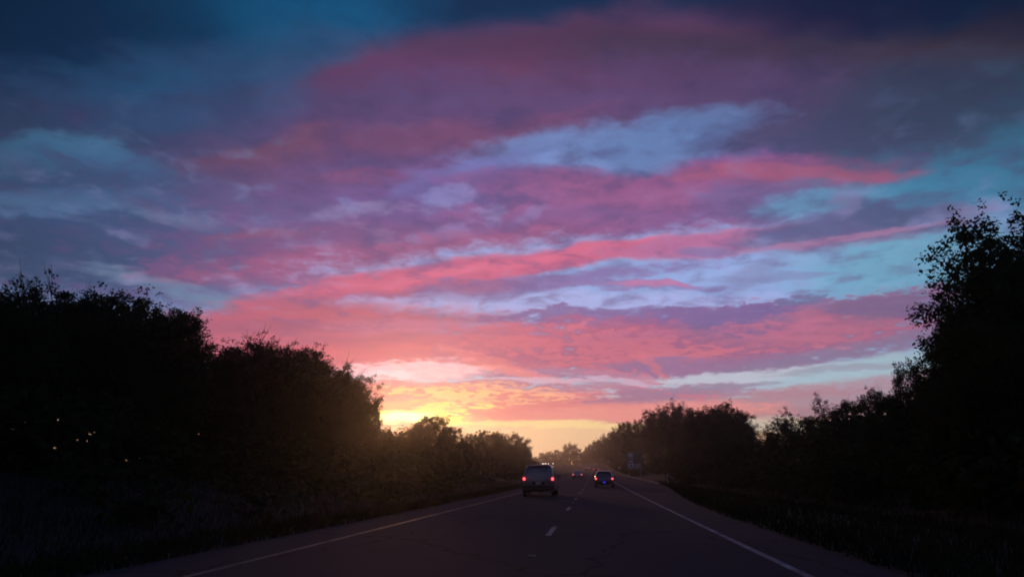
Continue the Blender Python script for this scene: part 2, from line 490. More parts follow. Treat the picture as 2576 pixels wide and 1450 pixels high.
# ------------------------------------------------------------------ materials
def material(name, base=(0.5, 0.5, 0.5), rough=0.6, metal=0.0, noise_amt=0.0, noise_scale=5.0, emit=None, emit_str=0.0, coat=0.0, bump=0.0,
             bump_scale=40.0):
    m = bpy.data.materials.new(name); m.use_nodes = True
    t = m.node_tree; b = t.nodes['Principled BSDF']
    b.inputs['Base Color'].default_value = tuple(base) + (1,)
    b.inputs['Roughness'].default_value = rough
    b.inputs['Metallic'].default_value = metal
    b.inputs['Coat Weight'].default_value = coat
    tcn = t.nodes.new('ShaderNodeTexCoord')
    if noise_amt:
        n = t.nodes.new('ShaderNodeTexNoise'); n.inputs['Scale'].default_value = noise_scale; n.inputs['Detail'].default_value = 5
        t.links.new(tcn.outputs['Object'], n.inputs['Vector'])
        r = t.nodes.new('ShaderNodeMapRange')
        r.inputs[1].default_value = 0.3; r.inputs[2].default_value = 0.7
        r.inputs[3].default_value = 1 - noise_amt; r.inputs[4].default_value = 1 + noise_amt
        t.links.new(n.outputs['Fac'], r.inputs[0])
        s_ = t.nodes.new('ShaderNodeVectorMath'); s_.operation = 'SCALE'
        s_.inputs[0].default_value = base
        t.links.new(r.outputs[0], s_.inputs['Scale'])
        t.links.new(s_.outputs[0], b.inputs['Base Color'])
    if bump:
        n2 = t.nodes.new('ShaderNodeTexNoise'); n2.inputs['Scale'].default_value = bump_scale; n2.inputs['Detail'].default_value = 4
        t.links.new(tcn.outputs['Object'], n2.inputs['Vector'])
        bp = t.nodes.new('ShaderNodeBump'); bp.inputs['Strength'].default_value = bump; bp.inputs['Distance'].default_value = 0.02
        t.links.new(n2.outputs['Fac'], bp.inputs['Height']); t.links.new(bp.outputs[0], b.inputs['Normal'])
    if emit:
        b.inputs['Emission Color'].default_value = tuple(emit) + (1,)
        b.inputs['Emission Strength'].default_value = emit_str
    return m


def asphalt():
    m = material('asphalt', (0.05, 0.049, 0.052), 0.9, bump=0.35, bump_scale=60)
    t = m.node_tree; b = t.nodes['Principled BSDF']
    b.inputs['Specular IOR Level'].default_value = 0.2
    tcn = t.nodes.new('ShaderNodeTexCoord')
    mp = t.nodes.new('ShaderNodeMapping'); mp.inputs['Scale'].default_value = (1.0, 0.04, 1.0)
    t.links.new(tcn.outputs['Object'], mp.inputs[0])
    n1 = t.nodes.new('ShaderNodeTexNoise'); n1.inputs['Scale'].default_value = 0.9; n1.inputs['Detail'].default_value = 4
    t.links.new(mp.outputs[0], n1.inputs['Vector'])           # streaks along the wheel tracks
    n2 = t.nodes.new('ShaderNodeTexNoise'); n2.inputs['Scale'].default_value = 0.25; n2.inputs['Detail'].default_value = 6
    t.links.new(tcn.outputs['Object'], n2.inputs['Vector'])
    n3 = t.nodes.new('ShaderNodeTexNoise'); n3.inputs['Scale'].default_value = 90; n3.inputs['Detail'].default_value = 2
    t.links.new(tcn.outputs['Object'], n3.inputs['Vector'])
    a1 = t.nodes.new('ShaderNodeMath'); a1.operation = 'MULTIPLY_ADD'; a1.inputs[1].default_value = 0.9; a1.inputs[2].default_value = 0.1
    t.links.new(n1.outputs['Fac'], a1.inputs[0])
    a2 = t.nodes.new('ShaderNodeMath'); a2.operation = 'MULTIPLY_ADD'; a2.inputs[1].default_value = 0.6
    t.links.new(n2.outputs['Fac'], a2.inputs[0]); t.links.new(a1.outputs[0], a2.inputs[2])
    a3 = t.nodes.new('ShaderNodeMath'); a3.operation = 'MULTIPLY_ADD'; a3.inputs[1].default_value = 0.5
    t.links.new(n3.outputs['Fac'], a3.inputs[0]); t.links.new(a2.outputs[0], a3.inputs[2])
    cr = t.nodes.new('ShaderNodeValToRGB')
    cr.color_ramp.elements[0].position = 0.6; cr.color_ramp.elements[0].color = (0.017, 0.018, 0.022, 1)
    cr.color_ramp.elements[1].position = 1.5 / 1.6; cr.color_ramp.elements[1].color = (0.056, 0.058, 0.066, 1)
    t.links.new(a3.outputs[0], cr.inputs[0])
    # sealed cracks wander across the lanes
    mp2 = t.nodes.new('ShaderNodeMapping'); mp2.inputs['Scale'].default_value = (0.30, 0.16, 1.0)
    n4 = t.nodes.new('ShaderNodeTexNoise'); n4.inputs['Scale'].default_value = 1.2; n4.inputs['Detail'].default_value = 4
    t.links.new(tcn.outputs['Object'], n4.inputs['Vector'])
    wv = t.nodes.new('ShaderNodeVectorMath'); wv.operation = 'ADD'
    t.links.new(tcn.outputs['Object'], wv.inputs[0]); t.links.new(n4.outputs['Color'], wv.inputs[1]); t.links.new(wv.outputs[0], mp2.inputs[0])
    vo = t.nodes.new('ShaderNodeTexVoronoi'); vo.feature = 'DISTANCE_TO_EDGE'; vo.voronoi_dimensions = '2D'; vo.inputs['Scale'].default_value = 1.0
    t.links.new(mp2.outputs[0], vo.inputs['Vector'])
    ck = t.nodes.new('ShaderNodeMapRange'); ck.inputs[1].default_value = 0.006; ck.inputs[2].default_value = 0.016
    ck.inputs[3].default_value = 0.35; ck.inputs[4].default_value = 1.0
    t.links.new(vo.outputs['Distance'], ck.inputs[0])
    cv = t.nodes.new('ShaderNodeVectorMath'); cv.operation = 'SCALE'
    t.links.new(cr.outputs[0], cv.inputs[0]); t.links.new(ck.outputs[0], cv.inputs['Scale']); t.links.new(cv.outputs[0], b.inputs['Base Color'])
    return m


def road_paint(name, c):
    m = material(name, c, 0.65)
    t = m.node_tree; b = t.nodes['Principled BSDF']
    tcn = t.nodes.new('ShaderNodeTexCoord')
    f = None
    for sc, lo, hi in ((38.0, 0.62, 0.50), (1.1, 0.75, 0.35)):      # chips, then worn stretches
        n = t.nodes.new('ShaderNodeTexNoise'); n.inputs['Scale'].default_value = sc; n.inputs['Detail'].default_value = 4
        t.links.new(tcn.outputs['Object'], n.inputs['Vector'])
        q = t.nodes.new('ShaderNodeMapRange'); q.inputs[1].default_value = lo; q.inputs[2].default_value = hi
        t.links.new(n.outputs['Fac'], q.inputs[0])
        if f is None:
            f = q.outputs[0]
        else:
            mu = t.nodes.new('ShaderNodeMath'); mu.operation = 'MULTIPLY'
            t.links.new(f, mu.inputs[0]); t.links.new(q.outputs[0], mu.inputs[1]); f = mu.outputs[0]
    mx = t.nodes.new('ShaderNodeMix'); mx.data_type = 'RGBA'
    t.links.new(f, mx.inputs[0]); mx.inputs[6].default_value = (0.05, 0.05, 0.055, 1); mx.inputs[7].default_value = tuple(c) + (1,)
    t.links.new(mx.outputs[2], b.inputs['Base Color'])
    return m


def leaf_mat(name, c, scale=0.6):
    m = bpy.data.materials.new(name); m.use_nodes = True
    t = m.node_tree; t.nodes.clear()
    out = t.nodes.new('ShaderNodeOutputMaterial')
    df = t.nodes.new('ShaderNodeBsdfDiffuse'); tr = t.nodes.new('ShaderNodeBsdfTranslucent')
    mx = t.nodes.new('ShaderNodeMixShader'); mx.inputs[0].default_value = 0.25
    g = t.nodes.new('ShaderNodeNewGeometry')
    n = t.nodes.new('ShaderNodeTexNoise'); n.inputs['Scale'].default_value = scale; n.inputs['Detail'].default_value = 3
    t.links.new(g.outputs['Position'], n.inputs['Vector'])
    cr = t.nodes.new('ShaderNodeValToRGB')
    cr.color_ramp.elements[0].position = 0.3; cr.color_ramp.elements[0].color = tuple(v * 0.65 for v in c) + (1,)
    cr.color_ramp.elements[1].position = 0.7; cr.color_ramp.elements[1].color = tuple(v * 1.35 for v in c) + (1,)
    t.links.new(n.outputs['Fac'], cr.inputs[0])
    t.links.new(cr.outputs[0], df.inputs[0]); t.links.new(cr.outputs[0], tr.inputs[0])
    t.links.new(df.outputs[0], mx.inputs[1]); t.links.new(tr.outputs[0], mx.inputs[2])
    t.links.new(mx.outputs[0], out.inputs[0])
    return m


MT = {
    'asphalt': asphalt(),
    'white_paint': road_paint('white_road_paint', (0.66, 0.66, 0.65)),
    'yellow_paint': road_paint('yellow_road_paint', (0.44, 0.37, 0.22)),
    'concrete': material('concrete', (0.17, 0.165, 0.155), 0.85, noise_amt=0.25, noise_scale=1.5),
    'soil': material('grassy_soil', (0.020, 0.022, 0.013), 0.95, noise_amt=0.4, noise_scale=0.6, bump=0.5, bump_scale=6),
    'grass': leaf_mat('grass_blades', (0.026, 0.034, 0.013), 0.4),
    'leaf_a': leaf_mat('dark_leaves', (0.045, 0.062, 0.022)),
    'leaf_b': leaf_mat('mid_leaves', (0.055, 0.080, 0.028)),
    'leaf_c': leaf_mat('dull_leaves', (0.062, 0.070, 0.030)),
    'bark': material('bark', (0.07, 0.055, 0.042), 0.9, noise_amt=0.4, noise_scale=4, bump=0.6, bump_scale=12),
    'silver': material('silver_beige_car_paint', (0.32, 0.29, 0.28), 0.32, 0.5, coat=0.6),
    'grey_car': material('grey_violet_car_paint', (0.24, 0.23, 0.27), 0.32, 0.5, coat=0.6),
    'dark_car': material('charcoal_car_paint', (0.12, 0.12, 0.13), 0.3, 0.5, coat=0.6),
    'white_car': material('white_car_paint', (0.62, 0.62, 0.62), 0.35, 0.0, coat=0.6),
    'glass': material('tinted_car_glass', (0.012, 0.013, 0.016), 0.06),
    'black': material('black_plastic', (0.02, 0.02, 0.021), 0.6, noise_amt=0.2),
    'rubber': material('tyre_rubber', (0.018, 0.018, 0.018), 0.85, noise_amt=0.2),
    'alloy': material('alloy', (0.4, 0.4, 0.4), 0.4, 0.9),
    'steel': material('galvanised_steel', (0.35, 0.35, 0.34), 0.5, 0.6, noise_amt=0.2),
    'plate': material('licence_plate_white', (0.6, 0.6, 0.6), 0.5),
    'red_lens': material('red_tail_lens', (0.3, 0.01, 0.015), 0.3, emit=(1.0, 0.015, 0.05), emit_str=0.6),
    'red_bulb': material('lit_tail_bulb', (0.4, 0.05, 0.05), 0.3, emit=(1.0, 0.075, 0.085), emit_str=4.2),
    'blue_lamp': material('blue_plate_lamp', (0.02, 0.02, 0.3), 0.3, emit=(0.04, 0.02, 1.0), emit_str=1.4),
    'headlamp': material('lit_headlamp', (0.8, 0.8, 0.8), 0.3, emit=(1.0, 0.93, 0.80), emit_str=13.0),
    'sign_blue': material('grey_green_sign_sheeting', (0.14, 0.17, 0.13), 0.5, noise_amt=0.1),
    'sign_green': material('green_sign_sheeting', (0.015, 0.10, 0.055), 0.5, noise_amt=0.1),
    'sign_white': material('white_sign_sheeting', (0.82, 0.83, 0.78), 0.5, noise_amt=0.12, noise_scale=2),
    'sign_cream': material('cream_sign_panel', (0.66, 0.62, 0.42), 0.5, noise_amt=0.15, noise_scale=2),
    'sign_red': material('dull_red_sign_panel', (0.30, 0.07, 0.05), 0.5, noise_amt=0.15),
    'sign_dark': material('dark_sign_print', (0.05, 0.06, 0.05), 0.5),
    'sign_back': material('grey_sign_backing', (0.20, 0.21, 0.19), 0.6, noise_amt=0.15),
    'amber': material('amber_reflector', (0.6, 0.5, 0.25), 0.25),
}


# ------------------------------------------------------------------ terrain and road
def rise(y):
    """the road climbs gently ahead and tops out on a far crest"""
    if y <= 0:
        return 0.0
    if y < 480:
        return 3.0e-5 * y * y
    t_ = y - 480
    return 6.912 + 0.0288 * t_ - 0.0288 * t_ * t_ / 260 if t_ < 130 else 6.912 + 0.0288 * 65


ROAD_L, ROAD_R = -6.5, 7.4            # paved width where the right shoulder is widest
LANE_X, EDGE_R, EDGE_L = -1.01, 2.65, -5.13


def bend(y):
    """the road swings left beyond the far cars"""
    return -0.00030 * max(0.0, y - 380.0) ** 2


def sst(v, a, b):
    t_ = min(1.0, max(0.0, (v - a) / (b - a)))
    return t_ * t_ * (3 - 2 * t_)


def paved_r(y):
    return 3.9 + 3.5 * sst(y, 20, 100)


def ground_z(x, y):
    z = rise(y)
    xo = abs(x - (-28.0 - 29.0 * (1 - sst(y, 60, 380)) + bend(y) * 0.6))
    if xo < 9.0:
        return z - 0.08 if xo < 5.5 else z + 0.1 * (xo - 5.5) / 3.5
    x = x - bend(y)
    if x < ROAD_L:
        d = ROAD_L - x
        z += -0.35 * math.exp(-((d - 3.5) / 2.0) ** 2) - 0.02 + 1.9 * sst(d, 5, 17) * (1 - 0.8 * sst(y, 200, 420))
    elif x > 7.85:
        d = x - 7.85
        z += -0.25 * math.exp(-((d - 2.2) / 1.3) ** 2) - 0.02 + 1.3 * sst(d, 3.0, 9) * (1 - 0.6 * sst(y, 200, 420))
    elif x > paved_r(y) + 0.02:
        return z + 0.012
    else:
        return z - 0.06
    z += 0.10 * (mnoise.noise(Vector((x * 0.15, y * 0.15, 0))) + 0.5 * mnoise.noise(Vector((x * 0.5, y * 0.5, 3)))) * min(1.0, abs(d) / 2.0)
    return z


def axis(stops):
    out = []
    for a, b, st in stops:
        v = a
        while v < b - 1e-6:
            out.append(v); v += st
    out.append(stops[-1][1])
    return out


gx = axis([(-1400, -200, 200), (-200, -60, 20), (-60, -24, 4), (-24, ROAD_L, 1.0)]) + [ROAD_L + 0.05, 3.8, 3.96, 4.2, 4.4, 4.7, 5.1, 5.6, 6.1, 6.6, 7.1, 7.5, 7.8] + \
    axis([(7.86, 20, 1.0), (20, 60, 4), (60, 200, 20), (200, 1400, 200)])
gy = axis([(-400, -40, 60), (-40, 0, 5), (0, 80, 1.6), (80, 200, 4), (200, 700, 10), (700, 1400, 100)])
gv = [(x, y, ground_z(x, y)) for y in gy for x in gx]
nx = len(gx)
gf = [(j * nx + i, j * nx + i + 1, (j + 1) * nx + i + 1, (j + 1) * nx + i) for j in range(len(gy) - 1) for i in range(nx - 1)]
ground = tag(link('ground', mesh('ground', gv, gf, True), MT['soil']), kind='structure')

ry_ = axis([(-40, 0, 5), (0, 120, 3), (120, 640, 6)])


def strip(name, x0, x1, lift, mat, parent, ys=None, xf=None, nxs=1, right=None):
    ys = ys or ry_
    v, f = [], []
    for y in ys:
        ox = xf(y) if xf else bend(y)
        xe = right(y) if right else x1
        for i in range(nxs + 1):
            v.append((ox + x0 + (xe - x0) * i / nxs, y, rise(y) + lift))
    w_ = nxs + 1
    for j in range(len(ys) - 1):
        for i in range(nxs):
            f.append((j * w_ + i, j * w_ + i + 1, (j + 1) * w_ + i + 1, (j + 1) * w_ + i))
    return link(name, mesh(name, v, f, True), mat, parent)


road = tag(strip('road', ROAD_L, ROAD_R, 0.0, MT['asphalt'], None, nxs=6, right=paved_r), kind='structure')
strip('edge_line', EDGE_R - 0.06, EDGE_R + 0.06, 0.004, MT['white_paint'], road)
strip('edge_line', EDGE_L - 0.06, EDGE_L + 0.06, 0.004, MT['yellow_paint'], road)
dash_y = [19.2 + 12.192 * i for i in range(-1, 40)]
for i, yc in enumerate(dash_y):
    strip('lane_dash', LANE_X - 0.06, LANE_X + 0.06, 0.004, MT['white_paint'], road, ys=[yc - 1.55, yc, yc + 1.55])
# low concrete kerb along the outer shoulder
kb = MB()
for j in range(len(ry_) - 1):
    ya, yb = ry_[j], ry_[j + 1]
    if ya < 99:
        continue
    za, zb = rise(ya), rise(yb)
    if ya > 380:
        break
    kb.add([(7.40, ya, za - 0.1), (7.44, ya, za + 0.10), (7.60, ya, za + 0.13), (7.86, ya, za + 0.13), (7.88, ya, za - 0.1),
            (7.40, yb, zb - 0.1), (7.44, yb, zb + 0.10), (7.60, yb, zb + 0.13), (7.86, yb, zb + 0.13), (7.88, yb, zb - 0.1)],
           [(0, 1, 6, 5), (1, 2, 7, 6), (2, 3, 8, 7), (3, 4, 9, 8)])
tag(kb.build('kerb', MT['concrete'], None), kind='structure')


def opp_x(y):
    return -28.0 - 29.0 * (1 - sst(y, 60, 380)) + bend(y) * 0.6


tag(strip('opposing_road', -5.5, 5.5, 0.0, MT['asphalt'], None, ys=axis([(60, 640, 10)]), xf=opp_x), kind='structure')

# ------------------------------------------------------------------ foliage builders
def leaf_quads(centres, rng, size, V, spread, per):
    """per leaves about each clump centre (x, y, z, radius); appends an (n, 4, 3) array of leaf corners to V"""
    g = np.random.default_rng(rng.randrange(1 << 30))
    c_ = np.repeat(np.array(centres, dtype=np.float64), per, axis=0)
    n = len(c_)
    d = g.normal(size=(n, 3)); d /= np.linalg.norm(d, axis=1)[:, None]
    q = c_[:, 3] * spread * g.random(n) ** 0.45
    p = c_[:, :3] + d * q[:, None] * np.array((1, 1, 0.8))
    yaw = g.random(n) * 2 * np.pi; pit = g.uniform(-1.0, 0.7, n)
    L = size * g.uniform(0.6, 1.35, n); Wd = L * g.uniform(0.28, 0.42, n); roll = g.uniform(-0.8, 0.8, n)
    ax = np.stack((np.cos(yaw) * np.cos(pit), np.sin(yaw) * np.cos(pit), np.sin(pit)), 1) * L[:, None]
    sd = np.stack((-np.sin(yaw) * np.cos(roll), np.cos(yaw) * np.cos(roll), np.sin(roll)), 1) * Wd[:, None]
    tip = p + ax; tip[:, 2] -= 0.12 * L
    V.append(np.stack((p, p + ax * 0.5 + sd, tip, p + ax * 0.5 - sd), 1))


def quad_mesh(name, V):
    a = np.concatenate(V).reshape(-1, 3).astype(np.float32)
    n = len(a) // 4
    me = bpy.data.meshes.new(name)
    me.vertices.add(n * 4); me.vertices.foreach_set('co', a.ravel())
    me.loops.add(n * 4); me.loops.foreach_set('vertex_index', np.arange(n * 4, dtype=np.int32))
    me.polygons.add(n); me.polygons.foreach_set('loop_start', np.arange(0, n * 4, 4, dtype=np.int32))
    me.update(calc_edges=True)
    return me


def make_tree_meshes(kind, seed, h=12.0):
    """returns trunk mesh and crown mesh of one kind of broadleaf tree, h metres high"""
    rng = random.Random(seed)
    P = dict(broad=(0.40, 0.25, 400, 46, 0.66), tall=(0.29, 0.25, 360, 46, 0.64), loose=(0.34, 0.24, 250, 34, 0.62),
             bushy=(0.46, 0.03, 420, 46, 0.68), bare=(0.34, 0.22, 120, 24, 0.55), big=(0.42, 0.12, 560, 40, 0.62))[kind]
    wr, z0, ncl, per, cr0 = P
    rad = wr * h; zc = (z0 + 1.0) / 2 * h; hh = (1.0 - z0) / 2 * h
    off = seed * 7.3
    lean = (rng.uniform(-0.4, 0.4), rng.uniform(-0.4, 0.4))
    tk = MB()
    top = Vector((lean[0], lean[1], h * 0.72))
    pts = [Vector((0, 0, -0.4))] + [Vector((lean[0] * q + rng.uniform(-.12, .12), lean[1] * q + rng.uniform(-.12, .12), h * 0.72 * q))
                                    for q in (0.12, 0.3, 0.5, 0.75)] + [top]
    r0 = 0.022 * h
    tk.tube(pts, [r0 * 1.35, r0, r0 * 0.85, r0 * 0.66, r0 * 0.42, r0 * 0.16], 8)
    centres = []
    tries = 0
    while len(centres) < ncl and tries < ncl * 40:
        tries += 1
        a = rng.random() * 6.2832; ct = 2 * rng.random() - 1; st_ = math.sqrt(1 - ct * ct)
        d = Vector((st_ * math.cos(a), st_ * math.sin(a), ct))
        lump = 1.0 + 0.34 * mnoise.noise(d * 1.7 + Vector((off, 0, 0))) + 0.22 * mnoise.noise(d * 4.1 + Vector((0, off, 0)))
        q = (0.30 + 0.70 * rng.random() ** 0.55) * lump
        flat = 1.0 if ct > 0 else (1.0 if kind in ('bushy', 'big') else 0.85)
        p = Vector((d.x * rad * q, d.y * rad * q, zc + d.z * hh * q * flat))
        if kind == 'bushy':
            p.x *= 1.0 + 0.15 * (zc - p.z) / hh; p.y *= 1.0 + 0.15 * (zc - p.z) / hh
        if mnoise.noise(p * (0.42 if kind not in ('loose', 'bare') else 0.55) + Vector((0, 0, off))) < (-0.34 if kind not in ('loose', 'bare') else -0.08):
            continue
        if p.z > h * 0.985 or p.z < 0.2:
            continue
        centres.append((p.x + lean[0] * p.z / h, p.y + lean[1] * p.z / h, p.z, rng.uniform(cr0 * 0.7, cr0 * 1.45) * (0.8 if p.z > h * 0.85 else 1)))
    # limbs out to a spread of clumps, with twigs
    outer = sorted(centres, key=lambda c_: -((c_[0] / rad) ** 2 + (c_[1] / rad) ** 2 + ((c_[2] - zc) / hh) ** 2))
    n_limb = 26 if kind in ('loose', 'bare') else 16
    for c_ in outer[:n_limb * 3:3]:
        e = Vector(c_[:3]); q = max(0.25, min(0.92, (e.z / (h * 0.72)) * rng.uniform(0.45, 0.72)))
        s_ = Vector((lean[0] * q, lean[1] * q, h * 0.72 * q))
        mid = s_.lerp(e, 0.5) + Vector((rng.uniform(-.3, .3), rng.uniform(-.3, .3), rng.uniform(0, .5)))
        tk.tube([s_, mid, e], [r0 * 0.42 * (1.1 - q), r0 * 0.22, 0.012], 5)
        if kind in ('bare', 'loose'):
            for _ in range(4):
                d_ = (e - s_).normalized()
                e2 = e + (d_ + Vector((rng.uniform(-.6, .6), rng.uniform(-.6, .6), rng.uniform(-.1, .9)))) * rng.uniform(0.5, 1.3)
                tk.tube([mid.lerp(e, rng.uniform(0.2, 0.95)), e2.lerp(e, 0.3), e2], [0.018, 0.013, 0.005], 4)
    # ragged shoots that break the outline
    shoots = []
    for c_ in outer[::2][:int(ncl * (0.12 if kind == 'big' else 0.28))]:
        e = Vector(c_[:3]); d_ = (e - Vector((0, 0, zc))).normalized() + Vector((0, 0, 0.35))
        for s2 in range(2):
            q = rng.uniform(0.25, 0.75)
            p = e + d_ * q + Vector((rng.uniform(-.3, .3), rng.uniform(-.3, .3), rng.uniform(-.1, .3)))
            shoots.append((p.x, p.y, p.z, 0.30))
    V = []
    leaf = 0.21
    leaf_quads(centres, rng, leaf, V, 1.0, int(per * 2.3))
    leaf_quads(shoots, rng, leaf * 0.85, V, 1.0, 16)
    return mesh(kind + '_trunk', tk.v, tk.f, True), quad_mesh(kind + '_crown', V)


PROTO = {}
for kind, seeds, lm in (('broad', (3, 11), 'leaf_a'), ('tall', (5, 17), 'leaf_b'), ('loose', (7, 23), 'leaf_c'), ('bushy', (9, 29), 'leaf_a'),
                        ('bare', (13,), 'leaf_c'), ('big', (19,), 'leaf_b')):
    PROTO[kind] = []
    for sd in seeds:
        tm, cm = make_tree_meshes(kind, sd)
        tm.materials.append(MT['bark']); cm.materials.append(MT[lm])
        PROTO[kind].append((tm, cm))
TREE_N = [0]


def tree_at(kind, x, y, h, width, label, group=None, name='leafy_tree'):
    """width is the crown's spread against the kind's own proportion"""
    TREE_N[0] += 1
    rng = random.Random(TREE_N[0] * 31)
    tm, cm = PROTO[kind][TREE_N[0] % len(PROTO[kind])]
    o = empty(name, (x, y, ground_z(x, y)), rng.random() * 6.28)
    sz = h / 12.0
    o.scale = (sz * width, sz * width, sz)
    link('trunk', tm, None, o); link('crown', cm, None, o)
    return tag(o, label, 'tree', group)


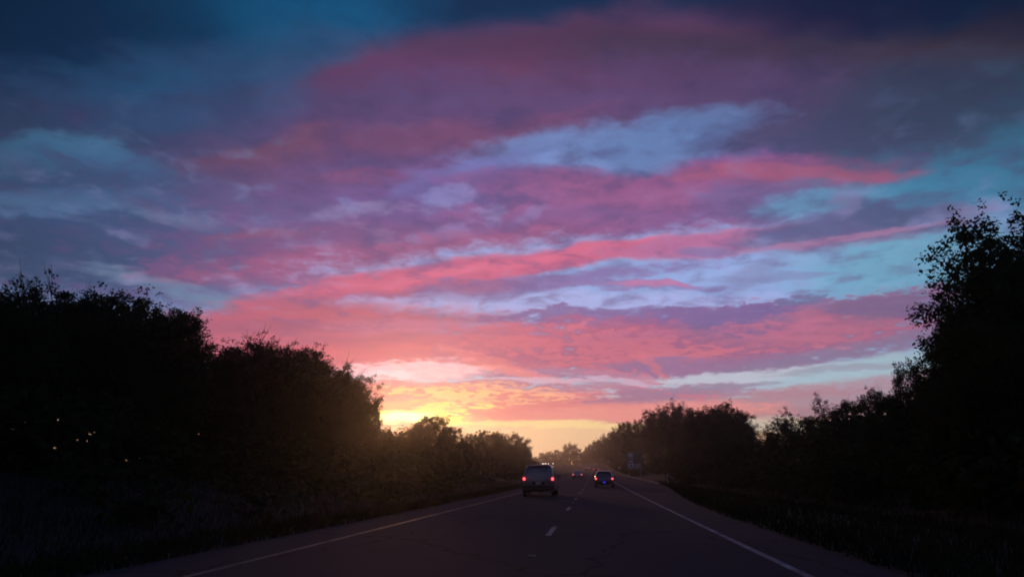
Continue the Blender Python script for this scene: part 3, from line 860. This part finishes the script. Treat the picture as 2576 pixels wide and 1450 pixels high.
# ------------------------------------------------------------------ trees
LEFT_IN = 'trees packed along the left roadside'
RIGHT_IN = 'trees packed along the right roadside'
L_FILL = 'dark leafy tree merged into the tall left roadside tree line'
L_FAR = 'hazy brown leafy tree in the low left tree line beyond the sunset glow'
R_FILL = 'dark leafy tree merged into the right roadside tree line'
R_FAR = 'hazy leafy tree in the right tree line sloping down to the road end'
F_FILL = 'pale hazy tree on the far rise where the road ends'
for kind, x, y, h, w_, label in [
    ('broad', -27.0, 31.3, 7.4, 1.00, 'dark tree cut off by the left picture edge'),
    ('tall', -26.0, 32.9, 7.2, 1.00, 'dark tree at the left picture edge, left of the highest ragged top'),
    ('loose', -29.0, 39.8, 9.5, 1.00, 'dark tree whose ragged top stands highest at the far left edge'),
    ('broad', -27.0, 39.9, 8.5, 1.00, 'dark tree just right of the highest ragged top on the left'),
    ('tall', -30.0, 47.3, 10.4, 1.10, 'dark tree midway along the high part of the left skyline'),
    ('broad', -27.0, 45.8, 9.3, 1.00, 'dark tree left of the feathery tree where the left skyline drops'),
    ('tall', -27.0, 48.8, 9.7, 0.90, 'dark tree whose feathery right edge drops steeply beside the pink sky'),
    ('broad', -28.0, 60.8, 9.2, 0.90, 'dark tree at the bottom of the step in the left skyline'),
    ('loose', -28.0, 64.5, 10.3, 1.20, 'broad dark tree with a twiggy top just below the step in the left tree line'),
    ('broad', -28.0, 68.9, 10.5, 1.00, 'dark tree just right of the broad twiggy tree on the left slope'),
    ('tall', -27.0, 72.2, 10.6, 1.00, 'narrow dark tree left of the tree with thin shoots'),
    ('loose', -27.0, 78.4, 10.8, 1.00, 'tree with thin shoots sticking out where the left tree line slopes to the glow'),
    ('broad', -27.0, 84.5, 9.9, 0.90, 'dark tree between the thin-shoot tree and the loose tree beside the glow'),
    ('loose', -28.0, 92.7, 9.8, 0.90, 'loose-leaved tree ending the near left tree line beside the yellow glow'),
    ('bushy', -26.0, 89.9, 7.4, 0.75, 'bushy dark tree under the loose-leaved tree beside the yellow glow'),
    ('bushy', -25.0, 96.7, 4.5, 1.00, 'small bushy tree low under the yellow glow at the end of the near left trees'),
    ('bushy', -27.0, 113.5, 4.4, 1.00, 'low bushy tree in the gap left of the round-topped tree at the glow'),
    ('broad', -28.0, 126.4, 6.4, 1.00, 'hazy tree on the left flank of the round-topped tree at the glow'),
    ('broad', -29.0, 143.9, 9.1, 1.10, 'round-topped tree silhouetted directly against the yellow sunset glow'),
    ('bushy', -29.0, 167.0, 8.2, 1.00, 'hazy tree on the right flank of the round-topped tree at the glow'),
    ('bushy', -28.0, 185.3, 7.6, 1.00, L_FAR),
    ('broad', -29.0, 221.0, 9.9, 1.00, L_FAR),
    ('tall', -28.0, 240.6, 10.0, 1.00, L_FAR),
    ('loose', -28.0, 285.4, 13.3, 1.20, 'open-crowned tree rising near the right end of the distant left tree line'),
    ('broad', -28.0, 317.1, 10.9, 0.90, 'hazy tree just right of the open-crowned tree in the distant left line'),
    ('bushy', -29.0, 347.5, 7.9, 0.90, L_FAR),
    ('bushy', -27.5, 352.0, 4.9, 0.80, 'last hazy tree of the left line, sloping down towards the silver car roof'),
    ('big', 17.5, 32.0, 10.3, 0.98, 'largest tree at the right edge with its big leaves against the teal sky'),
    ('bushy', 16.0, 33.9, 7.2, 0.70, 'bushy dark tree at the right edge below the crown of the largest tree'),
    ('bushy', 15.5, 36.6, 5.7, 0.70, 'dark tree between the largest right tree and the rounded shoulder'),
    ('bushy', 16.0, 41.1, 5.6, 0.65, 'dark tree bulging left with a rounded shoulder below the largest right tree'),
    ('loose', 17.0, 49.7, 4.9, 1.00, 'thin-crowned tree right of the half-bare tree in the right dip'),
    ('bare', 17.0, 60.3, 5.5, 1.00, 'half-bare tree with thin leafless twigs in the low dip on the right'),
    ('bushy', 16.0, 52.2, 4.4, 1.00, R_FILL),
    ('bare', 17.0, 70.4, 5.3, 1.10, 'leafless twiggy tree left of the half-bare tree in the low dip'),
    ('bushy', 15.5, 57.8, 4.0, 1.00, R_FILL),
    ('bushy', 17.0, 75.8, 4.9, 1.00, 'bushy dark tree just left of the leafless twiggy tree'),
    ('bushy', 16.0, 76.7, 3.3, 0.70, 'lowest dark tree, in the notch of the right skyline'),
    ('broad', 18.0, 103.8, 7.3, 0.80, 'rounded dark tree right of its taller twin in the right tree line'),
    ('tall', 17.0, 110.5, 9.1, 1.15, 'taller dark tree with a pointed top in the middle of the right tree line'),
    ('tall', 15.0, 114.4, 8.6, 1.00, 'dark tree just left of the tall pointed tree in the right line'),
    ('loose', 17.0, 158.3, 12.1, 0.90, 'open tree between the forked see-through tree and the tall pointed tree'),
    ('loose', 17.0, 183.2, 14.7, 0.90, 'open see-through tree with forked top above the large roadside board'),
    ('broad', 18.0, 236.4, 16.3, 0.80, 'rounded dark tree left of the forked see-through tree, behind the large board'),
    ('bushy', 14.5, 256.1, 15.5, 0.90, R_FAR),
    ('bushy', 13.6, 330.0, 18.3, 0.90, R_FAR),
    ('bushy', 11.9, 390.0, 18.9, 0.81, R_FAR),
    ('bushy', 9.3, 450.0, 18.3, 0.81, R_FAR),
    ('bushy', 6.1, 520.0, 17.1, 0.99, R_FAR),
    ('bushy', 1.8, 580.0, 16.1, 0.90, R_FAR),
    ('bushy', -3.1, 640.0, 14.5, 0.90, R_FAR),
    ('bushy', -7.7, 660.0, 10.9, 0.81, F_FILL),
    ('bushy', -47.7, 660.0, 7.4, 0.90, F_FILL),
    ('bushy', -42.2, 670.0, 10.6, 0.99, F_FILL),
    ('bushy', -35.2, 660.0, 11.5, 0.90, F_FILL),
    ('bushy', -29.8, 670.0, 13.0, 0.90, F_FILL),
    ('loose', -19.2, 665.0, 17.9, 1.20, 'tallest hazy tree on the far rise above the end of the road'),
    ('bushy', -13.6, 670.0, 13.6, 0.90, F_FILL),
    ('bushy', -23.9, 668.0, 11.7, 0.90, F_FILL),
    ('broad', -34.0, 44.1, 9.3, 1.10, L_FILL),
    ('broad', -35.0, 50.9, 10.2, 1.10, L_FILL),
    ('broad', -34.0, 55.5, 10.4, 1.00, L_FILL),
    ('bushy', -33.0, 57.7, 10.1, 0.90, L_FILL),
    ('broad', -34.0, 70.6, 10.4, 1.00, L_FILL),
    ('bushy', -34.0, 77.7, 10.8, 1.00, L_FILL),
    ('broad', -34.0, 89.2, 12.0, 1.00, L_FILL),
    ('bushy', -33.0, 100.1, 11.2, 1.00, L_FILL),
    ('bushy', -21.5, 38.7, 4.4, 0.90, L_FILL),
    ('bushy', -22.0, 48.3, 4.6, 0.90, L_FILL),
    ('bushy', -22.0, 57.8, 4.8, 0.90, L_FILL),
    ('bushy', -22.0, 69.4, 4.7, 0.90, L_FILL),
    ('bushy', -24.0, 112.4, 3.9, 1.00, L_FAR),
    ('bushy', -24.0, 130.9, 4.8, 1.00, L_FAR),
    ('bushy', -24.0, 151.5, 4.7, 1.00, L_FAR),
    ('bushy', -24.0, 176.3, 5.7, 1.00, L_FAR),
    ('bushy', -24.0, 220.3, 6.6, 1.00, L_FAR),
    ('bushy', -25.0, 252.2, 6.4, 1.00, L_FAR),
    ('bushy', 14.0, 28.5, 5.7, 0.80, R_FILL),
    ('bushy', 14.0, 31.7, 5.2, 0.80, R_FILL),
    ('bushy', 19.0, 36.6, 9.1, 1.00, R_FILL),
    ('broad', 20.0, 40.7, 10.1, 0.80, R_FILL),
    ('bushy', 14.0, 39.7, 4.1, 0.90, R_FILL),
    ('bushy', 14.0, 43.9, 3.6, 0.90, R_FILL),
    ('bushy', 15.0, 80.0, 3.4, 0.80, R_FILL),
    ('bushy', 14.0, 84.8, 4.8, 0.90, R_FILL),
    ('bushy', 14.0, 105.8, 6.1, 0.90, R_FILL),
    ('bushy', 16.0, 157.9, 7.8, 0.70, R_FILL),
    ('bushy', 17.5, 248.9, 10.4, 0.60, R_FAR),
    ('bushy', 19.0, 143.0, 9.4, 0.90, R_FILL),
    ('broad', 20.0, 183.3, 11.4, 0.90, R_FILL),
    ('bushy', 21.0, 254.0, 13.6, 0.80, R_FAR),
]:
    grp = {L_FILL: LEFT_IN, L_FAR: 'hazy trees of the low left tree line', R_FILL: RIGHT_IN, R_FAR: 'hazy trees sloping to the road end',
           F_FILL: 'hazy trees on the far rise'}.get(label)
    tree_at(kind, x, y, h, w_, label, grp)

# undergrowth below the trees, one mass on each side
def undergrowth(name, spots, seed, label, mat):
    rng = random.Random(seed)
    V = []
    cl = []
    for x, y, hmax in spots:
        g = ground_z(x, y)
        n = 4 + int(hmax * 1.8)
        for _ in range(n):
            cl.append((x + rng.uniform(-1.2, 1.2), y + rng.uniform(-1.2, 1.2), g + hmax * rng.random() ** 0.8, rng.uniform(0.5, 0.95)))
    leaf_quads(cl, rng, 0.32, V, 1.0, 30)
    tag(link(name, quad_mesh(name, V), mat), label, 'undergrowth', kind='stuff')


rg = random.Random(5)
spots = []
for i in range(330):
    y = 12 + 270 * (i / 330) ** 1.25
    for k_ in range(2):
        spots.append((-20.0 - 4.5 * k_ + rg.uniform(-1.2, 1.2), y + rg.uniform(-1, 1), rg.uniform(1.3, 3.0) * (0.8 if k_ == 0 else 1.5)))
for i in range(150):
    spots.append((-10.5 - 9 * rg.random() ** 0.7, 22 + 190 * rg.random() ** 1.3, rg.uniform(0.3, 1.5)))
undergrowth('undergrowth', spots, 41, 'dark brushy undergrowth at the foot of the left trees', MT['leaf_a'])
spots = []
for i in range(360):
    y = 16 + 500 * (i / 360) ** 1.3
    xi = 12.5 - 3.0 * sst(y, 60, 220)
    for k_ in range(2):
        if 118 < y < 204 and k_ == 0:
            continue
        spots.append((xi + (1.6 if 118 < y < 204 else 0) + 3.0 * k_ + rg.uniform(-0.9, 0.9), y + rg.uniform(-1, 1), rg.uniform(1.3, 3.2) * (0.8 + 0.4 * k_)))
undergrowth('undergrowth', spots, 43, 'dark brushy undergrowth at the foot of the right trees', MT['leaf_a'])
spots = [(-70 + 100 * rg.random(), 640 + 40 * rg.random(), rg.uniform(2, 5)) for _ in range(260)]
undergrowth('undergrowth', spots, 47, 'hazy brush under the trees on the far rise', MT['leaf_a'])

# roadside grass
rg = random.Random(77)
gvv, gff = [], []
for side in (-1, 1):
    for i in range(26000):
        y = 5 + 110 * rg.random() ** 1.7
        x = (ROAD_L - 0.05 - 12 * rg.random() ** 1.4) if side < 0 else (paved_r(y) + (0.02 if y < 99 else 0.5) + 8 * rg.random() ** 1.3)
        z = ground_z(x, y)
        hgt = rg.uniform(0.10, 0.34) * (1 + 0.8 * max(0, mnoise.noise(Vector((x * 0.3, y * 0.3, 9)))))
        a = rg.random() * 6.28; w2 = rg.uniform(0.008, 0.02); bx, by = rg.uniform(-.12, .12), rg.uniform(-.12, .12)
        o_ = len(gvv)
        gvv += [(x - w2 * math.cos(a), y - w2 * math.sin(a), z - 0.02), (x + w2 * math.cos(a), y + w2 * math.sin(a), z - 0.02),
                (x + bx * 0.4, y + by * 0.4, z + hgt * 0.6), (x + bx, y + by, z + hgt)]
        gff += [(o_, o_ + 1, o_ + 2), (o_ + 1, o_ + 3, o_ + 2)]
tag(link('grass', mesh('grass', gvv, gff), MT['grass']), 'dark roadside grass growing along both edges of the road', 'grass', kind='stuff')


# ------------------------------------------------------------------ vehicles
def car_body(sections, n_corner=None):
    """loft of cross sections: each (y, half width sill, half width belt, half width roof, z bottom, z belt, z roof)"""
    v, f = [], []
    n = 14
    for (y, ws, wb, wr, zb, zl, zr) in sections:
        half = [(ws * 0.80, zb), (ws, zb + 0.10), (ws * 1.0 + 0.01, zb + (zl - zb) * 0.55), (wb, zl), (wb - (wb - wr) * 0.55, zl + (zr - zl) * 0.55),
                (wr, zr - 0.07 * (1 if zr - zl > 0.1 else 0.3)), (wr - 0.14, zr)]
        v += [(-px, y, pz) for px, pz in half] + [(px, y, pz) for px, pz in reversed(half)]
    for j in range(len(sections) - 1):
        for i in range(n):
            k_ = (i + 1) % n
            f.append((j * n + i, j * n + k_, (j + 1) * n + k_, (j + 1) * n + i))
    f.append(tuple(reversed(range(n)))); f.append(tuple((len(sections) - 1) * n + i for i in range(n)))
    return v, f


def panel(name, quad, mat, parent, thick=0.012):
    """a thin raised panel over four corner points (counter-clockwise seen from outside)"""
    q = [Vector(p) for p in quad]
    nrm_ = (q[1] - q[0]).cross(q[3] - q[0]).normalized()
    c_ = sum(q, Vector()) / 4
    inner = [p + nrm_ * 0.004 for p in q]
    outer = [c_ + (p - c_) * 0.97 + nrm_ * (0.004 + thick) for p in q]
    vs = inner + outer
    fs = [(4, 5, 6, 7)] + [(i, (i + 1) % 4, 4 + (i + 1) % 4, 4 + i) for i in range(4)] + [(3, 2, 1, 0)]
    return link(name, mesh(name, vs, fs), mat, parent)


def wheel(parent, x, y, r, wdt):
    s_ = 1 if x > 0 else -1
    w0 = bpy.data.objects.new('wheel', None); COL.objects.link(w0); w0.parent = parent; w0.location = (x, y, r)
    ty = MB().lathe_x([(-wdt / 2, r * 0.62), (-wdt / 2, r * 0.93), (-wdt * 0.36, r), (wdt * 0.36, r), (wdt / 2, r * 0.93), (wdt / 2, r * 0.62)])
    ty.build('tyre', MT['rubber'], w0, True)
    rm = MB().lathe_x([(s_ * wdt * 0.46, 0.001), (s_ * wdt * 0.46, r * 0.2), (s_ * wdt * 0.40, r * 0.25), (s_ * wdt * 0.42, r * 0.60), (s_ * wdt * 0.3, r * 0.64)])
    rm.build('rim', MT['alloy'], w0, True)


def tail_light(parent, x, y, z, w_, h_, lit=True):
    s_ = 1 if x > 0 else -1
    lens = MB().box(x - w_ / 2, x + w_ / 2, y - 0.05, y + 0.22, z - h_ / 2, z + h_ / 2, 0.025).build('tail_light', MT['red_lens'], parent)
    if lit:
        b_ = MB()
        r = min(w_, h_) * 0.40
        vs = [(x, y - 0.075, z)]; fs = []
        for k_ in range(12):
            t_ = 2 * math.pi * k_ / 12
            vs.append((x + r * math.cos(t_), y - 0.056, z + r * 1.1 * math.sin(t_)))
        fs = [(0, 1 + (k_ + 1) % 12, 1 + k_) for k_ in range(12)]
        b_.add(vs, fs); b_.build('bulb', MT['red_bulb'], lens)
    return lens


def make_suv(name, paint, L=4.6, Wd=1.86, H=1.80):
    """tall wagon seen from behind; origin on the ground under the rear bumper, nose along +y"""
    c = empty(name, (0, 0, 0))
    w = Wd / 2
    zl = H * 0.59
    sec = [(0.02, w * .90, w * .90, w * .72, .42, zl - .02, H * .72),
           (0.10, w * .985, w * .965, w * .755, .34, zl, H * .86),
           (0.30, w, w * .98, w * .775, .30, zl, H * .965),
           (0.55, w, w * .98, w * .785, .26, zl, H * .992),
           (1.6, w, w * .985, w * .80, .24, zl, H),
           (2.6, w, w * .985, w * .79, .24, zl, H * .985),
           (3.05, w, w * .985, w * .77, .24, zl, H * .93),
           (3.55, w, w * .98, w * .86, .24, zl - .03, zl + .03),
           (4.3, w * .97, w * .93, w * .80, .26, zl - .16, zl - .12),
           (4.6, w * .86, w * .78, w * .62, .36, zl - .30, zl - .27)]
    v, f = car_body(sec)
    link('body', mesh('suv_body', v, f, True), MT[paint], c)
    # rear window, side windows
    panel('rear_window', [(-w * .80, .085, zl + .05), (w * .80, .085, zl + .05), (w * .68, .255, H * .92), (-w * .68, .255, H * .92)], MT['glass'], c)
    for s_ in (-1, 1):
        qs = [(s_ * (w * .965), .55, zl + .05), (s_ * (w * .965), 3.3, zl + .04), (s_ * (w * .80), 2.75, H * .90), (s_ * (w * .80), .75, H * .91)]
        panel('side_window', qs if s_ > 0 else [qs[1], qs[0], qs[3], qs[2]], MT['glass'], c, 0.02)
        tail_light(c, s_ * w * .885, .03, zl - .07, .17, .22)
        MB().tube([(s_ * w * .66, .5, H + .035), (s_ * w * .68, 1.0, H + .065), (s_ * w * .69, 2.2, H + .06), (s_ * w * .67, 2.7, H + .01)], .018, 6).build('roof_rail', MT['black'], c, True)
        mm = MB().box(s_ * w + (0.0 if s_ > 0 else -.22), s_ * w + (.22 if s_ > 0 else 0.0), 2.85, 3.0, zl + .0, zl + .19, .03)
        mm.build('wing_mirror', MT[paint], c)
        for yy in (.88, 3.68):
            wheel(c, s_ * (w - .10), yy, .35, .22)
    MB().box(-w * .97, w * .97, -.06, .12, .36, .60, .04).build('rear_bumper', MT['black'], c)
    MB().box(-.36, .36, -.03, .10, .665, .835, .015).build('plate_recess', MT['black'], c)
    MB().box(-.155, .155, -.045, -.031, .68, .83).build('licence_plate', MT['plate'], c)
    MB().box(-.42, .42, -.012, .06, zl - .13, zl - .085, .012).build('tailgate_handle_strip', MT['alloy'], c)
    MB().box(-w * .66, w * .66, .10, .40, H * .955, H * .985, .012).build('roof_spoiler', MT[paint], c)
    MB().tube([(w * .45, .02, .30), (w * .45, .35, .30)], .03, 8).build('exhaust_pipe', MT['alloy'], c, True)
    MB().tube([(0.02, .62, .20), (0, .95, .20), (0, 1.4, .22)], .05, 6).build('axle', MT['black'], c, True)
    MB().tube([(-w * .03, .12, H * .80), (w * .35, .105, H * .685)], .008, 4).build('rear_wiper', MT['black'], c)
    return c


def make_hatch(name, paint, L=4.3, Wd=1.80, H=1.50, plate_lamp=None):
    c = empty(name, (0, 0, 0))
    w = Wd / 2
    zl = H * 0.62
    sec = [(0.02, w * .88, w * .86, w * .66, .40, zl - .06, zl + .02),
           (0.12, w * .97, w * .95, w * .70, .32, zl - .02, zl + .07),
           (0.35, w, w * .97, w * .72, .26, zl, H * .80),
           (0.75, w, w * .98, w * .74, .22, zl, H * .96),
           (1.4, w, w * .985, w * .76, .20, zl, H),
           (2.3, w, w * .985, w * .75, .20, zl, H * .985),
           (2.75, w, w * .985, w * .72, .20, zl, H * .91),
           (3.4, w, w * .97, w * .84, .20, zl - .05, zl - .01),
           (4.05, w * .95, w * .90, w * .76, .22, zl - .18, zl - .14),
           (4.3, w * .84, w * .76, w * .58, .30, zl - .30, zl - .27)]
    v, f = car_body(sec)
    link('body', mesh('hatchback_body', v, f, True), MT[paint], c)
    panel('rear_window', [(-w * .72, .17, zl + .08), (w * .72, .17, zl + .08), (w * .62, .66, H * .935), (-w * .62, .66, H * .935)], MT['glass'], c)
    for s_ in (-1, 1):
        qs = [(s_ * (w * .96), .85, zl + .04), (s_ * (w * .96), 3.0, zl + .03), (s_ * (w * .78), 2.5, H * .90), (s_ * (w * .78), 1.05, H * .91)]
        panel('side_window', qs if s_ > 0 else [qs[1], qs[0], qs[3], qs[2]], MT['glass'], c, 0.02)
        tail_light(c, s_ * w * .83, .04, zl - .14, .18, .17)
        mm = MB().box(s_ * w + (0.0 if s_ > 0 else -.20), s_ * w + (.20 if s_ > 0 else 0.0), 2.6, 2.74, zl, zl + .15, .03)
        mm.build('wing_mirror', MT[paint], c)
        for yy in (.80, 3.40):
            wheel(c, s_ * (w - .10), yy, .31, .20)
    MB().box(-w * .95, w * .95, -.05, .12, .32, .56, .04).build('rear_bumper', MT['black'], c)
    MB().box(-.16, .16, -.065, -.051, .40, .53).build('licence_plate', MT['plate'], c)
    if plate_lamp:
        MB().box(-.05, .07, -.085, -.066, .43, .54, .006).build('plate_lamp', MT['blue_lamp'], c)
    MB().tube([(-w * .5, .02, .25), (-w * .5, .3, .25)], .025, 8).build('exhaust_pipe', MT['alloy'], c, True)
    MB().box(-w * .5, w * .5, .62, .80, H * .955, H * .975, .008).build('roof_spoiler', MT[paint], c)
    return c


def make_oncoming(name, paint):
    """car facing the camera with lit headlamps; origin under the nose, tail along +y"""
    c = empty(name, (0, 0, 0))
    w, H = .90, 1.48
    zl = .92
    sec = [(0.0, w * .84, w * .78, w * .60, .30, zl - .30, zl - .27), (0.25, w * .95, w * .90, w * .76, .22, zl - .18, zl - .14),
           (0.9, w, w * .97, w * .84, .20, zl - .05, zl - .01), (1.6, w, w * .985, w * .72, .20, zl, H * .91), (2.1, w, w * .985, w * .75, .20, zl, H * .985),
           (3.4, w, w * .98, w * .74, .22, zl, H * .96), (4.1, w * .97, w * .95, w * .70, .32, zl - .02, zl + .07), (4.3, w * .88, w * .86, w * .66, .40, zl - .06, zl + .02)]
    v, f = car_body(sec)
    link('body', mesh('oncoming_body', v, f, True), MT[paint], c)
    panel('windscreen', [(-w * .80, 1.0, zl + .05), (w * .80, 1.0, zl + .05), (w * .64, 1.62, H * .89), (-w * .64, 1.62, H * .89)], MT['glass'], c, .03)
    MB().box(-.45, .45, -.03, .05, .36, .58, .02).build('grille', MT['black'], c)
    for s_ in (-1, 1):
        vs = [(s_ * .64, -.09, .66)]
        for k_ in range(12):
            t_ = 2 * math.pi * k_ / 12
            vs.append((s_ * .64 + .15 * math.cos(t_), -.04, .66 + .11 * math.sin(t_)))
        fs = [(0, 1 + (k_ + 1) % 12, 1 + k_) for k_ in range(12)]
        vs2 = vs + [(p[0], .16, p[2]) for p in vs[1:]]
        fs += [(1 + k_, 1 + (k_ + 1) % 12, 13 + (k_ + 1) % 12, 13 + k_) for k_ in range(12)]
        link('headlight', mesh('headlight', vs2, fs), MT['headlamp'], c)
        for yy in (.85, 3.45):
            wheel(c, s_ * (w - .10), yy, .31, .20)
    return c


def put(o, x, y, label, cat, group=None, rz=0.0, lift=0.0):
    o.location = (x, y, rise(y) + lift)
    o.rotation_euler = (math.atan2(rise(y + 2) - rise(y), 2.0), 0, rz)
    tag(o, label, cat, group)


AHEAD = 'cars driving ahead'
suv = make_suv('sport_utility_car', 'silver')
put(suv, -3.25, 47.6, 'tall silver estate car with glowing red tail lights in the left lane', 'car', AHEAD)
hat = make_hatch('hatchback_car', 'grey_car', plate_lamp=True)
put(hat, 0.85, 76.0, 'grey hatchback in the right lane with a blue glow at its licence plate', 'car', AHEAD)
far1 = make_hatch('hatchback_car', 'white_car', H=1.45)
put(far1, -3.05, 146.0, 'small pale car farther ahead in the left lane between the two larger cars', 'car', AHEAD)
far2 = copy_tree(far1)
put(far2, -2.9, 330.0, 'tiny distant car with faint red tail lights near the road end, left lane', 'car', AHEAD)
far3 = copy_tree(hat)
for ch in list(far3.children):
    if ch.name.startswith('plate_lamp'):
        bpy.data.objects.remove(ch)
put(far3, 0.6, 300.0, 'tiny distant car with faint red tail lights near the road end, right lane', 'car', AHEAD)

onc = make_oncoming('oncoming_car', 'dark_car')
ONC = 'oncoming cars with headlights on'
for i, (x, y, label) in enumerate([
        (-36.0, 560.0, 'oncoming car with the brightest headlights, leftmost of the distant row'),
        (-31.9, 530.0, 'oncoming car with headlights on, second from the left in the distant row'),
        (-31.5, 575.0, 'oncoming car with dim headlights, second from the right in the distant row'),
        (-28.3, 550.0, 'oncoming car with faint headlights, rightmost of the distant row')]):
    o = onc if i == 0 else copy_tree(onc)
    put(o, x, y, label, 'car', ONC, lift=0.0)

# ------------------------------------------------------------------ signs, posts, road studs
def post(mb, x, y0, y1, z0, z1):
    mb.box(x - .05, x + .05, y0, y1, z0, z1, 0.01)


def text(name, body, x, y, z, size, mat, parent):
    cu = bpy.data.curves.new(name, 'FONT'); cu.body = body; cu.size = size
    cu.align_x = 'CENTER'; cu.align_y = 'CENTER'; cu.extrude = 0.002
    t0 = bpy.data.objects.new(name, cu); COL.objects.link(t0)
    dg = bpy.context.evaluated_depsgraph_get()
    me = bpy.data.meshes.new_from_object(t0.evaluated_get(dg))
    bpy.data.objects.remove(t0)
    me.materials.clear()
    o = link(name, me, mat, parent)
    o.location = (x, y, z); o.rotation_euler = (R(90), 0, 0)
    return o


sx, sy = 9.55, 200.0
sg = empty('service_sign', (sx, sy, ground_z(sx, sy)))
tag(sg, 'large grey-green roadside board with rows of pale square panels, right of the road', 'sign')
zb = 1.75
for dx in (-1.35, 1.35):
    MB().box(dx - .08, dx + .08, .06, .20, -.3, zb + 4.1, .02).build('post', MT['steel'], sg)
MB().box(-1.95, 1.95, -.02, .05, zb, zb + 4.2, .015).build('sign_board', MT['sign_back'], sg)
MB().box(-1.88, 1.88, -.028, -.021, zb + .07, zb + 4.13).build('sign_face', MT['sign_blue'], sg)


def logo(x0, x1, z0, z1, mat, mark=None):
    p = MB().box(x0, x1, -.045, -.029, z0 + zb, z1 + zb).build('logo_panel', MT[mat], sg)
    if mark:
        a, b_, c_, d_ = mark[:4]
        MB().box(a, b_, -.052, -.046, c_ + zb, d_ + zb).build('logo_mark', MT[mark[4]], p)


logo(-1.45, -.35, 2.90, 3.85, 'sign_white')
logo(-1.45, -.30, 2.45, 2.62, 'sign_white')
logo(-1.45, -.30, 1.72, 2.05, 'sign_white')
logo(.20, 1.00, 1.80, 2.40, 'sign_red')
logo(1.15, 1.70, 2.35, 2.50, 'sign_back')
logo(-1.62, -.10, .35, 1.42, 'sign_white', (-.95, -.55, .6, 1.1, 'sign_back'))
logo(.15, 1.62, .32, 1.36, 'sign_cream', (.6, 1.1, .55, 1.05, 'amber'))
MB().box(-1.7, 1.7, -.040, -.029, zb + .12, zb + .26).build('bottom_strip', MT['sign_cream'], sg)

s2x, s2y = 7.2 + .95, 262.0
s2 = empty('small_sign', (s2x, s2y, ground_z(s2x, s2y)))
tag(s2, 'small white rectangular sign low beside the road, left of the large board', 'sign')
MB().box(-.04, .04, .03, .10, -.3, 2.0, .01).build('post', MT['steel'], s2)
MB().box(-.62, .62, -.02, .02, 1.25, 2.02, .01).build('sign_plate', MT['sign_white'], s2)
MB().box(-.45, .45, -.028, -.021, 1.60, 1.68).build('dark_bar', MT['sign_dark'], s2)

s3x, s3y = 5.6 + 2.6, 420.0
s3 = empty('exit_sign', (s3x - 1.2, s3y, ground_z(s3x, s3y)))
tag(s3, 'faint distant green sign with a pale lower edge beside the far road', 'sign')
for dx in (-.7, .7):
    MB().box(dx - .06, dx + .06, .04, .14, -.3, 4.6, .01).build('post', MT['steel'], s3)
MB().box(-1.1, 1.1, -.02, .03, 2.6, 4.9, .01).build('sign_plate', MT['sign_green'], s3)
MB().box(-1.0, 1.0, -.03, -.021, 2.68, 2.95).build('pale_strip', MT['sign_white'], s3)


def delineator(x, y, h, label):
    d = empty('delineator_post', (x, y, ground_z(x, y)))
    MB().box(-.05, .05, -.012, .012, -.2, h, .004).build('post', MT['plate'], d)
    MB().box(-.045, .045, -.022, -.013, h - .30, h - .04).build('reflector', MT['sign_white'], d)
    tag(d, label, 'marker post', 'white marker posts on the right verge')


delineator(8.45, 98.0, 1.15, 'near white marker post standing alone on the right verge')
delineator(8.1, 284.0, 1.9, 'distant pinkish white post just left of the small white sign')

for i, yy in enumerate((13.2, 37.6, 62.0)):
    st = empty('road_stud', (LANE_X, yy, rise(yy) + .004))
    MB().add([(-.06, -.05, 0), (.06, -.05, 0), (.05, -.02, .018), (-.05, -.02, .018), (.05, .03, .018), (-.05, .03, .018), (.06, .06, 0), (-.06, .06, 0)],
             [(3, 2, 4, 5), (5, 4, 6, 7), (1, 6, 4, 2), (0, 3, 5, 7)]).build('housing', MT['plate'], st)
    MB().add([(-.05, -.0515, .002), (.05, -.0515, .002), (.045, -.0225, .0165), (-.045, -.0225, .0165)], [(0, 1, 2, 3)]).build('reflector', MT['amber'], st)
    tag(st, ['pale raised road stud on the lane line nearest the camera', 'raised road stud between the second and third lane dashes',
             'raised road stud between the fourth and fifth lane dashes'][i], 'road stud', 'raised studs on the lane line')

# ------------------------------------------------------------------ evening haze
HZ = MB().box(-1500, 1500, -500, 1500, -3.0, 48.0).build('haze', None)
hm = bpy.data.materials.new('evening_haze'); hm.use_nodes = True
ht = hm.node_tree; ht.nodes.clear()
ho = ht.nodes.new('ShaderNodeOutputMaterial')
pv = ht.nodes.new('ShaderNodeVolumePrincipled')
pv.inputs['Color'].default_value = (0.95, 0.93, 0.90, 1)
pv.inputs['Density'].default_value = 3.9e-4
pv.inputs['Anisotropy'].default_value = 0.9
ht.links.new(pv.outputs[0], ho.inputs['Volume'])
HZ.data.materials.append(hm)
tag(HZ, 'thin warm evening haze over the whole road', 'haze', kind='stuff')
